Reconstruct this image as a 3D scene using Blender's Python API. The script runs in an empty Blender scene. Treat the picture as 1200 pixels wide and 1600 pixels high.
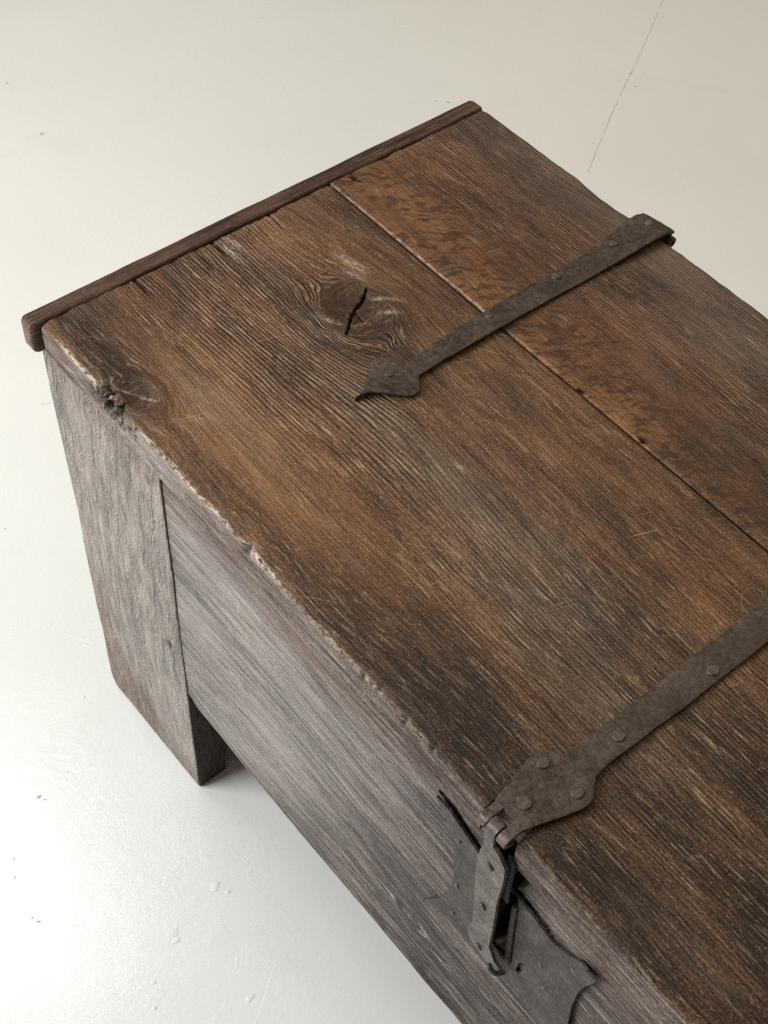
import bpy, bmesh, math, random
import numpy as np
from mathutils import Vector, Matrix

scene = bpy.context.scene
COL = scene.collection
random.seed(7)

# ------------------------------------------------------------------ camera
cd = bpy.data.cameras.new('camera')
cam = bpy.data.objects.new('camera', cd); COL.objects.link(cam)
cd.sensor_fit = 'VERTICAL'; cd.sensor_height = 36.0
cd.lens = 2181.39 / 1600.0 * 36.0
cd.clip_start = 0.05; cd.clip_end = 100.0
RW = [[0.6342540760290336, 0.7721179973869412, 0.039440653540937815],
      [0.6232619681531335, -0.48045906848216835, -0.6170118334093196],
      [-0.4574563215154419, 0.4159241296491788, -0.7859649052477689]]
M = Matrix(((RW[0][0], -RW[1][0], -RW[2][0], 0.8141546),
            (RW[0][1], -RW[1][1], -RW[2][1], -0.33842957),
            (RW[0][2], -RW[1][2], -RW[2][2], 1.43971207),
            (0, 0, 0, 1)))
cam.matrix_world = M
scene.camera = cam

# ------------------------------------------------------------------ world and lamps
world = bpy.data.worlds.new('World'); scene.world = world
world.use_nodes = True
bg = world.node_tree.nodes['Background']
bg.inputs[0].default_value = (1.0, 0.88, 0.70, 1)
bg.inputs[1].default_value = 0.25

def area(name, loc, aim, sx, sy, watts, col):
    l = bpy.data.lights.new(name, 'AREA'); l.shape = 'RECTANGLE'
    l.size = sx; l.size_y = sy; l.energy = watts; l.color = col
    o = bpy.data.objects.new(name, l); COL.objects.link(o)
    o.location = loc
    d = Vector(aim) - Vector(loc)
    o.rotation_euler = d.to_track_quat('-Z', 'Y').to_euler()
    return o
area('window_light', (-0.95, -2.0, 1.75), (0.15, 0.0, 0.2), 1.7, 1.3, 107, (0.91, 0.975, 1.0))
area('glare_light', (-1.15, -0.15, 2.7), (0.1, -0.2, 0.0), 0.8, 0.8, 15, (0.93, 0.98, 1.0))  # lamp added to give the glare on the near floor
area('warm_fill', (0.1, 2.5, 2.9), (-0.4, 1.2, 0.0), 2.0, 2.0, 22, (1.0, 0.82, 0.58))  # unseen warm fill added to tint the far floor

vs = scene.view_settings
vs.view_transform = 'Standard'; vs.look = 'None'; vs.exposure = 0.13; vs.gamma = 1.0
vs.use_curve_mapping = False
scene.cycles.use_denoising = False

# ------------------------------------------------------------------ numpy noise
def _hash(ix, iy, iz, seed):
    h = (ix.astype(np.int64) * 374761393 + iy.astype(np.int64) * 668265263 + iz.astype(np.int64) * 2147483647 + seed * 1274126177)
    h = (h ^ (h >> 13)) * 1274126177
    h = h ^ (h >> 16)
    return (h & 0xFFFFFF) / float(0xFFFFFF)
def vnoise(x, y, z=0.0, seed=0):
    x = np.asarray(x, float); y = np.asarray(y, float) + 0 * x; z = np.asarray(z, float) + 0 * x
    x = x + 0 * y
    ix, iy, iz = np.floor(x), np.floor(y), np.floor(z)
    fx, fy, fz = x - ix, y - iy, z - iz
    fx = fx * fx * (3 - 2 * fx); fy = fy * fy * (3 - 2 * fy); fz = fz * fz * (3 - 2 * fz)
    r = 0
    for a in (0, 1):
        for b in (0, 1):
            for c in (0, 1):
                w = (fx if a else 1 - fx) * (fy if b else 1 - fy) * (fz if c else 1 - fz)
                r = r + w * _hash(ix + a, iy + b, iz + c, seed)
    return r * 2 - 1
def fbm(x, y, z=0.0, seed=0, octv=3):
    r = 0; a = 0.55
    for k in range(octv):
        r = r + a * vnoise(np.asarray(x) * 2**k, np.asarray(y) * 2**k, np.asarray(z) * 2**k, seed + k * 17)
        a *= 0.5
    return r
def sstep(e0, e1, x):
    t = np.clip((np.asarray(x, float) - e0) / (e1 - e0), 0, 1)
    return t * t * (3 - 2 * t)
def segdist(px, py, pts):
    """distance to a polyline and parameter along it"""
    best = np.full(np.shape(px), 1e9); tt = np.zeros(np.shape(px)); n = len(pts) - 1
    for i in range(n):
        ax, ay = pts[i]; bx, by = pts[i + 1]
        dx, dy = bx - ax, by - ay
        t = np.clip(((px - ax) * dx + (py - ay) * dy) / (dx * dx + dy * dy), 0, 1)
        d = np.hypot(px - ax - t * dx, py - ay - t * dy)
        m = d < best
        best = np.where(m, d, best); tt = np.where(m, (i + t) / n, tt)
    return best, tt

# ------------------------------------------------------------------ shader helpers
class NT:
    def __init__(s, name):
        s.mat = bpy.data.materials.new(name); s.mat.use_nodes = True
        s.t = s.mat.node_tree; s.t.nodes.clear()
        s.out = s.t.nodes.new('ShaderNodeOutputMaterial')
        s.b = s.t.nodes.new('ShaderNodeBsdfPrincipled')
        s.t.links.new(s.b.outputs[0], s.out.inputs[0])
    def _in(s, sock, v):
        if isinstance(v, bpy.types.NodeSocket): s.t.links.new(v, sock)
        elif v is not None: sock.default_value = v
    def m(s, op, a, b=None, c=None, clamp=False):
        n = s.t.nodes.new('ShaderNodeMath'); n.operation = op; n.use_clamp = clamp
        s._in(n.inputs[0], a); s._in(n.inputs[1], b); s._in(n.inputs[2], c)
        return n.outputs[0]
    def vmul(s, v, w):
        n = s.t.nodes.new('ShaderNodeVectorMath'); n.operation = 'MULTIPLY'
        s._in(n.inputs[0], v); s._in(n.inputs[1], w); return n.outputs[0]
    def vadd(s, v, w):
        n = s.t.nodes.new('ShaderNodeVectorMath'); n.operation = 'ADD'
        s._in(n.inputs[0], v); s._in(n.inputs[1], w); return n.outputs[0]
    def noise(s, v, scale=1.0, detail=2.0, rough=0.5, dist=0.0, color=False):
        n = s.t.nodes.new('ShaderNodeTexNoise'); n.noise_dimensions = '3D'
        s._in(n.inputs['Vector'], v); n.inputs['Scale'].default_value = scale
        n.inputs['Detail'].default_value = detail; n.inputs['Roughness'].default_value = rough
        n.inputs['Distortion'].default_value = dist
        return n.outputs['Color' if color else 'Fac']
    def voro(s, v, scale, feature='F1', rnd=1.0):
        n = s.t.nodes.new('ShaderNodeTexVoronoi'); n.feature = feature
        s._in(n.inputs['Vector'], v); n.inputs['Scale'].default_value = scale
        n.inputs['Randomness'].default_value = rnd
        return n.outputs['Distance']
    def ramp(s, f, stops, interp='LINEAR'):
        n = s.t.nodes.new('ShaderNodeValToRGB'); n.color_ramp.interpolation = interp
        e = n.color_ramp.elements
        while len(e) < len(stops): e.new(0.5)
        for i, (p, c) in enumerate(stops):
            e[i].position = p; e[i].color = (*c, 1) if len(c) == 3 else c
        s._in(n.inputs[0], f); return n.outputs[0]
    def rng(s, f, a, b, c=0.0, d=1.0):
        n = s.t.nodes.new('ShaderNodeMapRange'); n.clamp = True; n.interpolation_type = 'SMOOTHSTEP'
        s._in(n.inputs[0], f)
        for i, v in enumerate((a, b, c, d)): n.inputs[i + 1].default_value = v
        return n.outputs[0]
    def mix(s, f, a, b, blend='MIX'):
        n = s.t.nodes.new('ShaderNodeMix'); n.data_type = 'RGBA'; n.blend_type = blend
        s._in(n.inputs['Factor'], f)
        A = [i for i in n.inputs if i.name == 'A' and i.type == 'RGBA'][0]
        B = [i for i in n.inputs if i.name == 'B' and i.type == 'RGBA'][0]
        s._in(A, (*a, 1) if isinstance(a, tuple) else a); s._in(B, (*b, 1) if isinstance(b, tuple) else b)
        return [o for o in n.outputs if o.type == 'RGBA'][0]
    def attr(s, name, out='Vector'):
        n = s.t.nodes.new('ShaderNodeAttribute'); n.attribute_name = name; return n.outputs[out]
    def sep(s, v, color=False):
        n = s.t.nodes.new('ShaderNodeSeparateColor' if color else 'ShaderNodeSeparateXYZ')
        s._in(n.inputs[0], v); return n.outputs
    def comb(s, x, y, z):
        n = s.t.nodes.new('ShaderNodeCombineXYZ')
        for i, v in enumerate((x, y, z)): s._in(n.inputs[i], v)
        return n.outputs[0]
    def obj(s):
        return s.t.nodes.new('ShaderNodeTexCoord').outputs['Object']
    def bump(s, h, dist, strength=1.0, normal=None):
        n = s.t.nodes.new('ShaderNodeBump'); n.inputs['Strength'].default_value = strength
        n.inputs['Distance'].default_value = dist; s._in(n.inputs['Height'], h)
        if normal is not None: s._in(n.inputs['Normal'], normal)
        return n.outputs[0]
    def done(s, color, rough, normal=None, metallic=None, spec=None):
        s._in(s.b.inputs['Base Color'], color); s._in(s.b.inputs['Roughness'], rough)
        if normal is not None: s._in(s.b.inputs['Normal'], normal)
        if metallic is not None: s._in(s.b.inputs['Metallic'], metallic)
        if spec is not None: s._in(s.b.inputs['Specular IOR Level'], spec)
        return s.mat

def wood(name, dark, mid, light, pale, orange=None, grey=(0.16, 0.14, 0.12), spacing=0.0046, line=400.0, along=34.0, wav=0.002, wavs=12.0,
         dash=0.6, ringk=0.35, fleck=0.0, bumpd=0.0009, rough=(0.42, 0.62), spec=0.5, patch=0.25, curl=0.0, groove=0.6, streaks=0.8, openk=False, scratch=0.0, dull=0.0):
    n = NT(name)
    P = n.attr('gc'); mk = n.sep(n.attr('mk', 'Color'), True); knot, wear_glint, org = mk[0], mk[1], mk[2]
    inv = n.attr('rot_recess', 'Fac')
    m2 = n.sep(n.attr('mk2', 'Color'), True); rmask, gmask, dmask = m2[0], m2[1], m2[2]
    u, g, w = n.sep(P)
    # slow wander of the grain lines
    w1 = n.noise(n.vmul(P, (wavs, wavs * 3.0, wavs * 3.0)), 1, 2, 0.5)
    g2 = n.m('MULTIPLY_ADD', n.m('SUBTRACT', w1, 0.5), wav * 2.5, g)
    if curl > 0:
        w2 = n.noise(n.vmul(P, (110.0, 45.0, 45.0)), 1, 2, 0.5)
        g2 = n.m('MULTIPLY_ADD', n.m('SUBTRACT', w2, 0.5), curl, g2)
    Q = n.comb(u, g2, w)
    wide = n.noise(n.vmul(P, (5.0, 15.0, 15.0)), 1, 3, 0.6)
    wide2 = n.noise(n.vadd(n.vmul(P, (13.0, 26.0, 26.0)), (4.1, 7.7, 1.3)), 1, 3, 0.6)
    # annual rings: nearly regular ridges
    ph = n.m('MULTIPLY', n.noise(n.vmul(Q, (7.0, 60.0, 60.0)), 1, 2, 0.5), 9.0)
    ring = n.m('SINE', n.m('ADD', n.m('MULTIPLY', n.m('MULTIPLY_ADD', w, 0.6, g2), 6.2832 / spacing), ph))
    ring = n.m('MULTIPLY', ring, n.m('MULTIPLY_ADD', rmask, 1.0 - ringk, ringk))
    ring = n.m('MULTIPLY', ring, n.m('MULTIPLY_ADD', knot, -0.9, 1.0))
    # short streaks and flecks along the grain
    bands = n.noise(n.vmul(Q, (along * 0.32, line * 0.34, line * 0.25)), 1, 2, 0.55)
    fl1 = n.noise(n.vmul(Q, (along * 0.55, line * 1.1, line * 0.7)), 1, 2.5, 0.6)
    fl2 = n.noise(n.vmul(Q, (along * 3.2, line * 2.2, line * 1.5)), 1, 2, 0.6)
    streak = n.noise(n.vadd(n.vmul(Q, (along * 0.8, line * 0.95, line * 0.7)), (9.0, 3.0, 5.0)), 1, 2, 0.6)
    slit = n.noise(n.vadd(n.vmul(Q, (along * 0.28, line * 1.0, line * 0.7)), (1.0, 31.0, 15.0)), 1, 1.5, 0.55)
    grit = n.noise(n.vmul(P, (520.0, 700.0, 700.0)), 1, 3, 0.65)
    opn = n.m('MULTIPLY_ADD', rmask, 0.35, 0.65) if openk else 1.0
    f = n.m('MULTIPLY', ring, 0.20)
    f = n.m('MULTIPLY_ADD', n.m('SUBTRACT', bands, 0.5), streaks, f)
    f = n.m('MULTIPLY_ADD', n.m('SUBTRACT', fl1, 0.5), n.m('MULTIPLY', opn, 1.15), f)
    f = n.m('MULTIPLY_ADD', n.m('SUBTRACT', fl2, 0.5), n.m('MULTIPLY', opn, 0.95), f)
    f = n.m('MULTIPLY_ADD', n.m('SUBTRACT', wide, 0.5), patch * 4.0, f)
    f = n.m('MULTIPLY_ADD', n.m('SUBTRACT', grit, 0.5), 1.35, f)
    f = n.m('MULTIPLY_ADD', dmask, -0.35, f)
    f = n.m('ADD', f, 0.5)
    col = n.ramp(f, [(0.12, dark), (0.48, mid), (0.92, light)])
    if orange is not None:
        of = n.m('MULTIPLY', n.rng(wide2, 0.54, 0.74), 0.35)
        of = n.m('MAXIMUM', of, n.m('MULTIPLY', org, n.rng(wide2, 0.25, 0.6, 0.5, 1.0)))
        oc = n.ramp(f, [(0.05, tuple(c * 0.40 for c in orange)), (0.5, orange), (0.98, tuple(min(1, c * 1.5) for c in orange))])
        col = n.mix(n.m('MULTIPLY', of, 0.85), col, oc)
    gc_ = n.ramp(f, [(0.05, tuple(c * 0.45 for c in grey)), (0.5, grey), (0.95, tuple(c * 1.6 for c in grey))])
    gf = n.m('MAXIMUM', gmask, n.m('MULTIPLY', n.rng(wide2, 0.42, 0.28), 0.35))
    col = n.mix(gf, col, gc_)
    # pale dry dashes on the raised grain
    ds = n.m('MULTIPLY', n.rng(n.m('MULTIPLY_ADD', ring, 0.09, streak), 0.56, 0.70), n.rng(wide2, 0.34, 0.62, 0.15, 1.0))
    ds = n.m('MULTIPLY', ds, n.rng(grit, 0.30, 0.55, 0.35, 1.0))
    ds = n.m('MULTIPLY', ds, n.m('MULTIPLY_ADD', knot, -0.7, 1.0))
    col = n.mix(n.m('MULTIPLY', ds, n.m('MULTIPLY', opn, dash)), col, pale)
    # small raised fibres and fine scratches across the grain
    fb = n.m('MULTIPLY', n.rng(fl2, 0.60, 0.72), n.rng(grit, 0.42, 0.60))
    col = n.mix(n.m('MULTIPLY', fb, dash * 0.75), col, pale)
    if scratch > 0:
        for (cx_, cy_, k1, k2, off) in ((0.80, 0.60, 10.0, 900.0, 3.0), (0.35, 0.94, 14.0, 1000.0, 17.0)):
            s1 = n.m('MULTIPLY_ADD', u, cx_, n.m('MULTIPLY', g, cy_)); s2 = n.m('MULTIPLY_ADD', u, -cy_, n.m('MULTIPLY', g, cx_))
            sn = n.noise(n.comb(n.m('MULTIPLY_ADD', s1, k1, off), n.m('MULTIPLY', s2, k2), 0.0), 1, 1, 0.5)
            sm_ = n.m('MULTIPLY', n.rng(sn, 0.70, 0.76), n.rng(wide2, 0.45, 0.60))
            col = n.mix(n.m('MULTIPLY', sm_, scratch), col, pale)
    # dark open grooves
    gr = n.rng(n.m('MULTIPLY_ADD', ring, 0.05, slit), 0.41, 0.31)
    gr = n.m('MULTIPLY', gr, n.rng(wide, 0.60, 0.36, 0.35, 1.0))
    dk = tuple(c * 0.45 for c in dark)
    col = n.mix(n.m('MULTIPLY', gr, n.m('MULTIPLY', opn, groove)), col, dk)
    height = n.m('MULTIPLY', ring, 0.35)
    height = n.m('MULTIPLY_ADD', fl1, 0.9, height)
    height = n.m('MULTIPLY_ADD', streak, 0.5, height)
    height = n.m('MULTIPLY_ADD', fl2, 0.35, height)
    height = n.m('MULTIPLY_ADD', gr, -0.6, height)
    height = n.m('MULTIPLY_ADD', grit, 0.25, height)
    if fleck > 0:      # medullary ray fleck of quarter-sawn oak
        wv = n.m('MULTIPLY', n.m('SUBTRACT', n.noise(P, 45, 2, 0.5), 0.5), 0.02)
        e = n.m('ADD', n.m('MULTIPLY_ADD', g, 0.8, n.m('MULTIPLY', u, 0.60)), wv)
        e2 = n.m('ADD', n.m('MULTIPLY_ADD', u, 0.85, n.m('MULTIPLY', g, -0.55)), wv)
        fv = n.comb(n.m('MULTIPLY', e, 70.0), n.m('MULTIPLY', e2, 215.0), w)
        fk = n.noise(fv, 1, 2.5, 0.55, 0.3)
        fm = n.m('MULTIPLY', n.rng(fk, 0.485, 0.59), n.rng(org, 0.2, 0.7))
        fm = n.m('MULTIPLY', fm, n.rng(n.noise(P, 22, 2, 0.5), 0.28, 0.44))
        col = n.mix(n.m('MULTIPLY', fm, fleck), col, tuple(c * 0.38 for c in mid))
        height = n.m('MULTIPLY_ADD', fm, -0.25, height)
    # knots: dark heart, crazed
    kc = n.mix(n.rng(n.m('MULTIPLY_ADD', fl2, 0.5, n.m('MULTIPLY', grit, 0.5)), 0.36, 0.64), tuple(c * 1.2 for c in dark), tuple(c * 0.80 for c in mid))
    cz = n.rng(n.voro(n.vadd(P, n.vmul(n.noise(P, 120, 2, 0.5, 0, True), (0.014, 0.014, 0.014))), 110, 'DISTANCE_TO_EDGE'), 0.050, 0.012)
    kc = n.mix(n.m('MULTIPLY', cz, n.m('MULTIPLY', n.rng(wide2, 0.38, 0.58, 0.0, 0.4), grit)), kc, pale)
    col = n.mix(n.m('MULTIPLY', knot, 0.93), col, kc)
    height = n.m('MULTIPLY', height, n.m('MULTIPLY_ADD', knot, -0.8, 1.0))
    height = n.m('MULTIPLY_ADD', n.m('MULTIPLY', knot, n.noise(P, 160, 4, 0.7)), 1.6, height)
    # worn raw edges, with edge glints painted into the same pale colour
    wm = n.m('MULTIPLY', wear_glint, n.rng(n.noise(n.vmul(P, (190.0, 420.0, 420.0)), 1, 3, 0.65), 0.40, 0.56))
    col = n.mix(n.m('MULTIPLY', wm, 0.95), col, n.mix(n.rng(grit, 0.3, 0.6), tuple(c * 0.7 for c in pale), (0.60, 0.51, 0.43)))
    height = n.m('MULTIPLY_ADD', n.m('MULTIPLY', wear_glint, grit), 1.0, height)
    # pits, soot-dark rotted wood, open cracks; recess shade put into the colour
    col = n.mix(inv, col, (0.010, 0.008, 0.006))
    rg = n.rng(n.m('MULTIPLY_ADD', grit, 0.5, n.m('MULTIPLY', fl1, 0.5)), 0.3, 0.7, rough[1], rough[0])
    rg = n.m('MULTIPLY_ADD', wm, -0.18, rg)
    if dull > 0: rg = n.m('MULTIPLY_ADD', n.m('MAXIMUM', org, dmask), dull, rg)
    rg = n.m('MULTIPLY_ADD', inv, 0.4, rg, clamp=True)
    return n.done(col, rg, n.bump(height, bumpd), spec=n.m('MULTIPLY', n.m('MULTIPLY', n.m('SUBTRACT', 1.0, inv), n.m('MULTIPLY_ADD', n.m('MAXIMUM', org, dmask), -0.7 if dull > 0 else 0.0, 1.0, clamp=True)), spec))

def iron(name, c0, c1, c2, rough=(0.42, 0.7), bumpd=0.0006, metallic=0.35, spec=0.5):
    n = NT(name); P = n.obj()
    a = n.noise(P, 260, 4, 0.6); b = n.noise(P, 45, 3, 0.6); c = n.noise(P, 1100, 2, 0.6)
    f = n.m('MULTIPLY_ADD', n.m('SUBTRACT', b, 0.5), 0.9, n.m('MULTIPLY_ADD', n.m('SUBTRACT', c, 0.5), 0.7, a))
    col = n.ramp(f, [(0.25, c0), (0.5, c1), (0.78, c2)])
    pit = n.rng(n.voro(P, 170, 'F1'), 0.16, 0.05)
    pit = n.m('MULTIPLY', pit, n.rng(b, 0.45, 0.6))
    col = n.mix(n.m('MULTIPLY', pit, 0.6), col, tuple(x * 0.35 for x in c0))
    h = n.m('MULTIPLY_ADD', c, 0.3, n.m('MULTIPLY_ADD', b, 1.6, a))
    h = n.m('MULTIPLY_ADD', pit, -0.8, h)
    r = n.rng(f, 0.3, 0.75, rough[0], rough[1])
    return n.done(col, r, n.bump(h, bumpd), metallic=metallic, spec=spec)

M_LID = wood('oak_lid', (0.012, 0.0060, 0.0036), (0.090, 0.0395, 0.0180), (0.242, 0.132, 0.064), (0.46, 0.335, 0.205), ringk=0.05, along=56, line=460,
             orange=(0.180, 0.081, 0.027), grey=(0.118, 0.086, 0.060), bumpd=0.0009, rough=(0.43, 0.70), patch=0.30, dash=0.62, spec=0.32, streaks=0.55, openk=True, scratch=0.45, spacing=0.0034)
M_LIDB = wood('oak_lid_back', (0.011, 0.0055, 0.0034), (0.069, 0.030, 0.0152), (0.180, 0.092, 0.048), (0.38, 0.27, 0.18), ringk=0.05, along=50, line=460,
              orange=(0.165, 0.066, 0.0205), grey=(0.098, 0.069, 0.051), spacing=0.0032, fleck=0.70, bumpd=0.0008, rough=(0.43, 0.70), patch=0.28, dash=0.5, spec=0.32, streaks=0.6, openk=True, scratch=0.4)
M_CLEAT = wood('oak_cleat', (0.018, 0.009, 0.0065), (0.064, 0.030, 0.020), (0.125, 0.068, 0.047), (0.20, 0.13, 0.095), grey=(0.060, 0.035, 0.027),
               dash=0.4, bumpd=0.0006, rough=(0.40, 0.62), patch=0.25, groove=0.5, along=40, line=380, spec=0.35)
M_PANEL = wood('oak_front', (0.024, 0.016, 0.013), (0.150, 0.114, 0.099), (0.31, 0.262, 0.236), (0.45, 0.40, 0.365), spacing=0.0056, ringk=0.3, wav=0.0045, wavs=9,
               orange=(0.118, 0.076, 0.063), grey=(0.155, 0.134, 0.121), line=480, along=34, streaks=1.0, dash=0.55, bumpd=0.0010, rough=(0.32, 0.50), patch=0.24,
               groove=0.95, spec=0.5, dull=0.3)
M_STILE = wood('oak_leg', (0.038, 0.026, 0.021), (0.168, 0.131, 0.112), (0.31, 0.262, 0.23), (0.43, 0.38, 0.34), spacing=0.0042, ringk=0.5,
               orange=(0.130, 0.078, 0.061), grey=(0.16, 0.137, 0.122), line=330, along=48, wav=0.003, wavs=22, dash=0.5, bumpd=0.0007, rough=(0.32, 0.50),
               patch=0.22, curl=0.009, groove=0.5, spec=0.5, dull=0.25)
M_INNER = wood('oak_inner_shade', (0.015, 0.009, 0.007), (0.036, 0.020, 0.014), (0.062, 0.036, 0.025), (0.09, 0.06, 0.045), grey=(0.035, 0.026, 0.022),
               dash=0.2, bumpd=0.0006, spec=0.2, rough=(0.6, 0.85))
M_IRON = iron('wrought_iron', (0.018, 0.0115, 0.0085), (0.053, 0.0345, 0.0262), (0.105, 0.071, 0.055), metallic=0.2, rough=(0.40, 0.64), bumpd=0.0008)
M_IRONF = iron('wrought_iron_grey', (0.014, 0.0105, 0.0088), (0.050, 0.0385, 0.0325), (0.112, 0.089, 0.077), rough=(0.50, 0.72), metallic=0.1, bumpd=0.0009, spec=0.3)
M_HASP = iron('hasp_iron', (0.042, 0.034, 0.029), (0.112, 0.092, 0.079), (0.20, 0.168, 0.146), rough=(0.45, 0.68), metallic=0.1, bumpd=0.0009, spec=0.35)
M_RIVET = iron('rivet_iron', (0.040, 0.029, 0.024), (0.088, 0.064, 0.054), (0.16, 0.12, 0.10), rough=(0.35, 0.6), metallic=0.4)
M_HOLE = iron('black_iron_hole', (0.006, 0.005, 0.005), (0.010, 0.008, 0.008), (0.016, 0.013, 0.012), rough=(0.6, 0.8), metallic=0.0)

# ------------------------------------------------------------------ mesh helpers
def link(name, me, mat=None, parent=None):
    o = bpy.data.objects.new(name, me); COL.objects.link(o)
    if mat is not None: me.materials.append(mat)
    if parent is not None: o.parent = parent
    return o

def finish(me, gc=None, mk=None, angle=40, mk2=None):
    if gc is not None:
        a = me.attributes.new('gc', 'FLOAT_VECTOR', 'POINT'); a.data.foreach_set('vector', np.asarray(gc, np.float32).ravel())
    if mk is not None:
        a = me.attributes.new('mk', 'FLOAT_COLOR', 'POINT'); a.data.foreach_set('color', np.asarray(mk, np.float32).ravel())
        a = me.attributes.new('rot_recess', 'FLOAT', 'POINT'); a.data.foreach_set('value', (1 - np.asarray(mk, np.float32).reshape(-1, 4)[:, 3]).copy())
    if mk2 is not None:
        a = me.attributes.new('mk2', 'FLOAT_COLOR', 'POINT'); a.data.foreach_set('color', np.asarray(mk2, np.float32).ravel())
    me.polygons.foreach_set('use_smooth', np.ones(len(me.polygons), bool))
    me.update()
    me.set_sharp_from_angle(angle=math.radians(angle))

def lines(a, b, step, dense=()):
    """coordinates from a to b at `step`, finer inside each (lo, hi, fine) range"""
    out = []; x = a
    while x < b - 1e-6:
        out.append(x); s = step
        for lo, hi, fs in dense:
            if lo <= x < hi: s = min(s, fs)
            elif x < lo < x + s: s = min(s, lo - x)
        x += s
    if b - out[-1] < step * 0.3 and len(out) > 1: out.pop()
    out.append(b)
    return np.array(out)

def sweep(name, U, A, B, fn, mat, parent, cap_inset=0.0):
    """closed loop (A across, B depth) swept along U; fn maps the arrays to xyz, grain coords and masks"""
    nu, nl = len(U), len(A)
    uu = np.repeat(U[:, None], nl, 1); aa = np.repeat(A[None], nu, 0); bb = np.repeat(B[None], nu, 0)
    r = fn(uu, aa, bb); xyz, gc, mk = r[:3]
    mk2 = r[3] if len(r) > 3 else np.zeros(uu.shape + (4,))
    V = xyz.reshape(-1, 3)
    i = np.arange(nu - 1)[:, None]; j = np.arange(nl)[None]; jn = (j + 1) % nl
    F = np.stack([i * nl + j, (i + 1) * nl + j, (i + 1) * nl + jn, i * nl + jn], -1).reshape(-1, 4)
    me = bpy.data.meshes.new(name)
    faces = F.tolist()
    faces.append(list(range(nl))); faces.append(list(range((nu - 1) * nl, nu * nl))[::-1])
    me.from_pydata(V.tolist(), [], faces)
    finish(me, gc.reshape(-1, 3), mk.reshape(-1, 4), mk2=mk2.reshape(-1, 4))
    bm = bmesh.new(); bm.from_mesh(me); bmesh.ops.recalc_face_normals(bm, faces=bm.faces); bm.to_mesh(me); bm.free()
    return link(name, me, mat, parent)

def loop_rect(W, T, r, top, side=4, arc=3, bottom=3):
    """cross-section: A 0..W, B 0 (face) .. -T, corner radius r on the face side; `top` = coordinates along the face"""
    A, B = [], []
    for z in np.linspace(-T, -r, side)[:-1]: A.append(0.0); B.append(z)
    for k in range(arc + 1):
        t = math.pi / 2 * k / arc; A.append(r - r * math.cos(t)); B.append(-r + r * math.sin(t))
    for a in top:
        if r * 1.15 < a < W - r * 1.15: A.append(a); B.append(0.0)
    for k in range(arc + 1):
        t = math.pi / 2 * k / arc; A.append(W - r + r * math.sin(t)); B.append(-r + r * math.cos(t))
    for z in np.linspace(-r, -T, side)[1:]: A.append(W); B.append(z)
    for a in np.linspace(W, 0, bottom + 2)[1:-1]: A.append(a); B.append(-T)
    return np.array(A), np.array(B)

def masks(shape):
    mk = np.zeros(shape + (4,)); mk[..., 3] = 1.0
    return mk

def knots_field(u, v, ks):
    g = v.copy()
    for (ku, kv, R, el) in ks:
        du, dv = (u - ku) * el, v - kv
        r2 = du * du + dv * dv; r = np.sqrt(r2)
        g = g - dv * R * R / np.maximum(r2, R * R) * np.exp(-np.maximum(r - R, 0) / (R * 5))
        g = g + np.where(r < R, (R - r) * 0.8, 0)
    return g

chest = bpy.data.objects.new('chest', None); COL.objects.link(chest)
chest['label'] = 'old dark oak plank chest with iron strap hinges standing on white floor'
chest['category'] = 'chest'

H = 0.6073; D = 0.50; SEAM = 0.3085; LEN = 1.156; YF = 0.008; T = 0.034

# ------------------------------------------------------------------ floor
def build_floor():
    n = NT('painted_floor'); P = n.obj()
    big = n.noise(P, 1.7, 3, 0.55); mid = n.noise(P, 9, 4, 0.6); sm = n.noise(P, 60, 3, 0.6); pe = n.noise(P, 230, 2, 0.5)
    col = n.mix(n.rng(big, 0.3, 0.7), (0.695, 0.678, 0.640), (0.735, 0.718, 0.682))
    col = n.mix(n.m('MULTIPLY', n.rng(mid, 0.56, 0.75), 0.35), col, (0.655, 0.642, 0.59))
    # small scuffs and specks, sparse
    sc = n.rng(n.noise(n.vmul(P, (22, 60, 1)), 1, 3, 0.7, 1.2), 0.71, 0.77)
    col = n.mix(n.m('MULTIPLY', sc, 0.14), col, (0.42, 0.40, 0.37))
    vd = n.voro(P, 9.0); sp = n.rng(vd, 0.030, 0.018)
    col = n.mix(n.m('MULTIPLY', sp, 0.12), col, (0.30, 0.28, 0.25))
    # trowel and roller relief, flaked paint edges
    fl = n.noise(n.vmul(P, (7, 7, 1)), 1, 4, 0.62, 0.8)
    edge = n.m('MULTIPLY', n.rng(fl, 0.615, 0.622), n.rng(fl, 0.66, 0.64))
    h = n.m('MULTIPLY_ADD', sm, 0.35, n.m('MULTIPLY', pe, 0.22))
    h = n.m('MULTIPLY_ADD', mid, 1.2, h)
    h = n.m('MULTIPLY_ADD', edge, 0.12, h)
    r = n.m('MULTIPLY_ADD', n.m('SUBTRACT', mid, 0.5), 0.18, 0.20)
    mat = n.done(col, r, n.bump(h, 0.0004), spec=0.5)
    me = bpy.data.meshes.new('floor')
    me.from_pydata([(-9, -9, 0), (9, -9, 0), (9, 9, 0), (-9, 9, 0)], [], [(0, 1, 2, 3)])
    o = link('floor', me, mat); o['kind'] = 'structure'
    return o
floor = build_floor()

def flat_mat(name, col, rough=0.5, var=0.25, scale=300):
    n = NT(name); P = n.obj(); a = n.noise(P, scale, 3, 0.6)
    c = n.mix(a, tuple(x * (1 - var) for x in col), tuple(min(1, x * (1 + var)) for x in col))
    return n.done(c, rough, n.bump(a, 0.0003))
M_JOINT = flat_mat('joint_dirt', (0.50, 0.47, 0.42), 0.8)
M_RIDGE = flat_mat('joint_filler', (0.725, 0.709, 0.672), 0.4, 0.03)
M_DIRT = flat_mat('dirt_speck', (0.50, 0.47, 0.42), 0.8)

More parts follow.
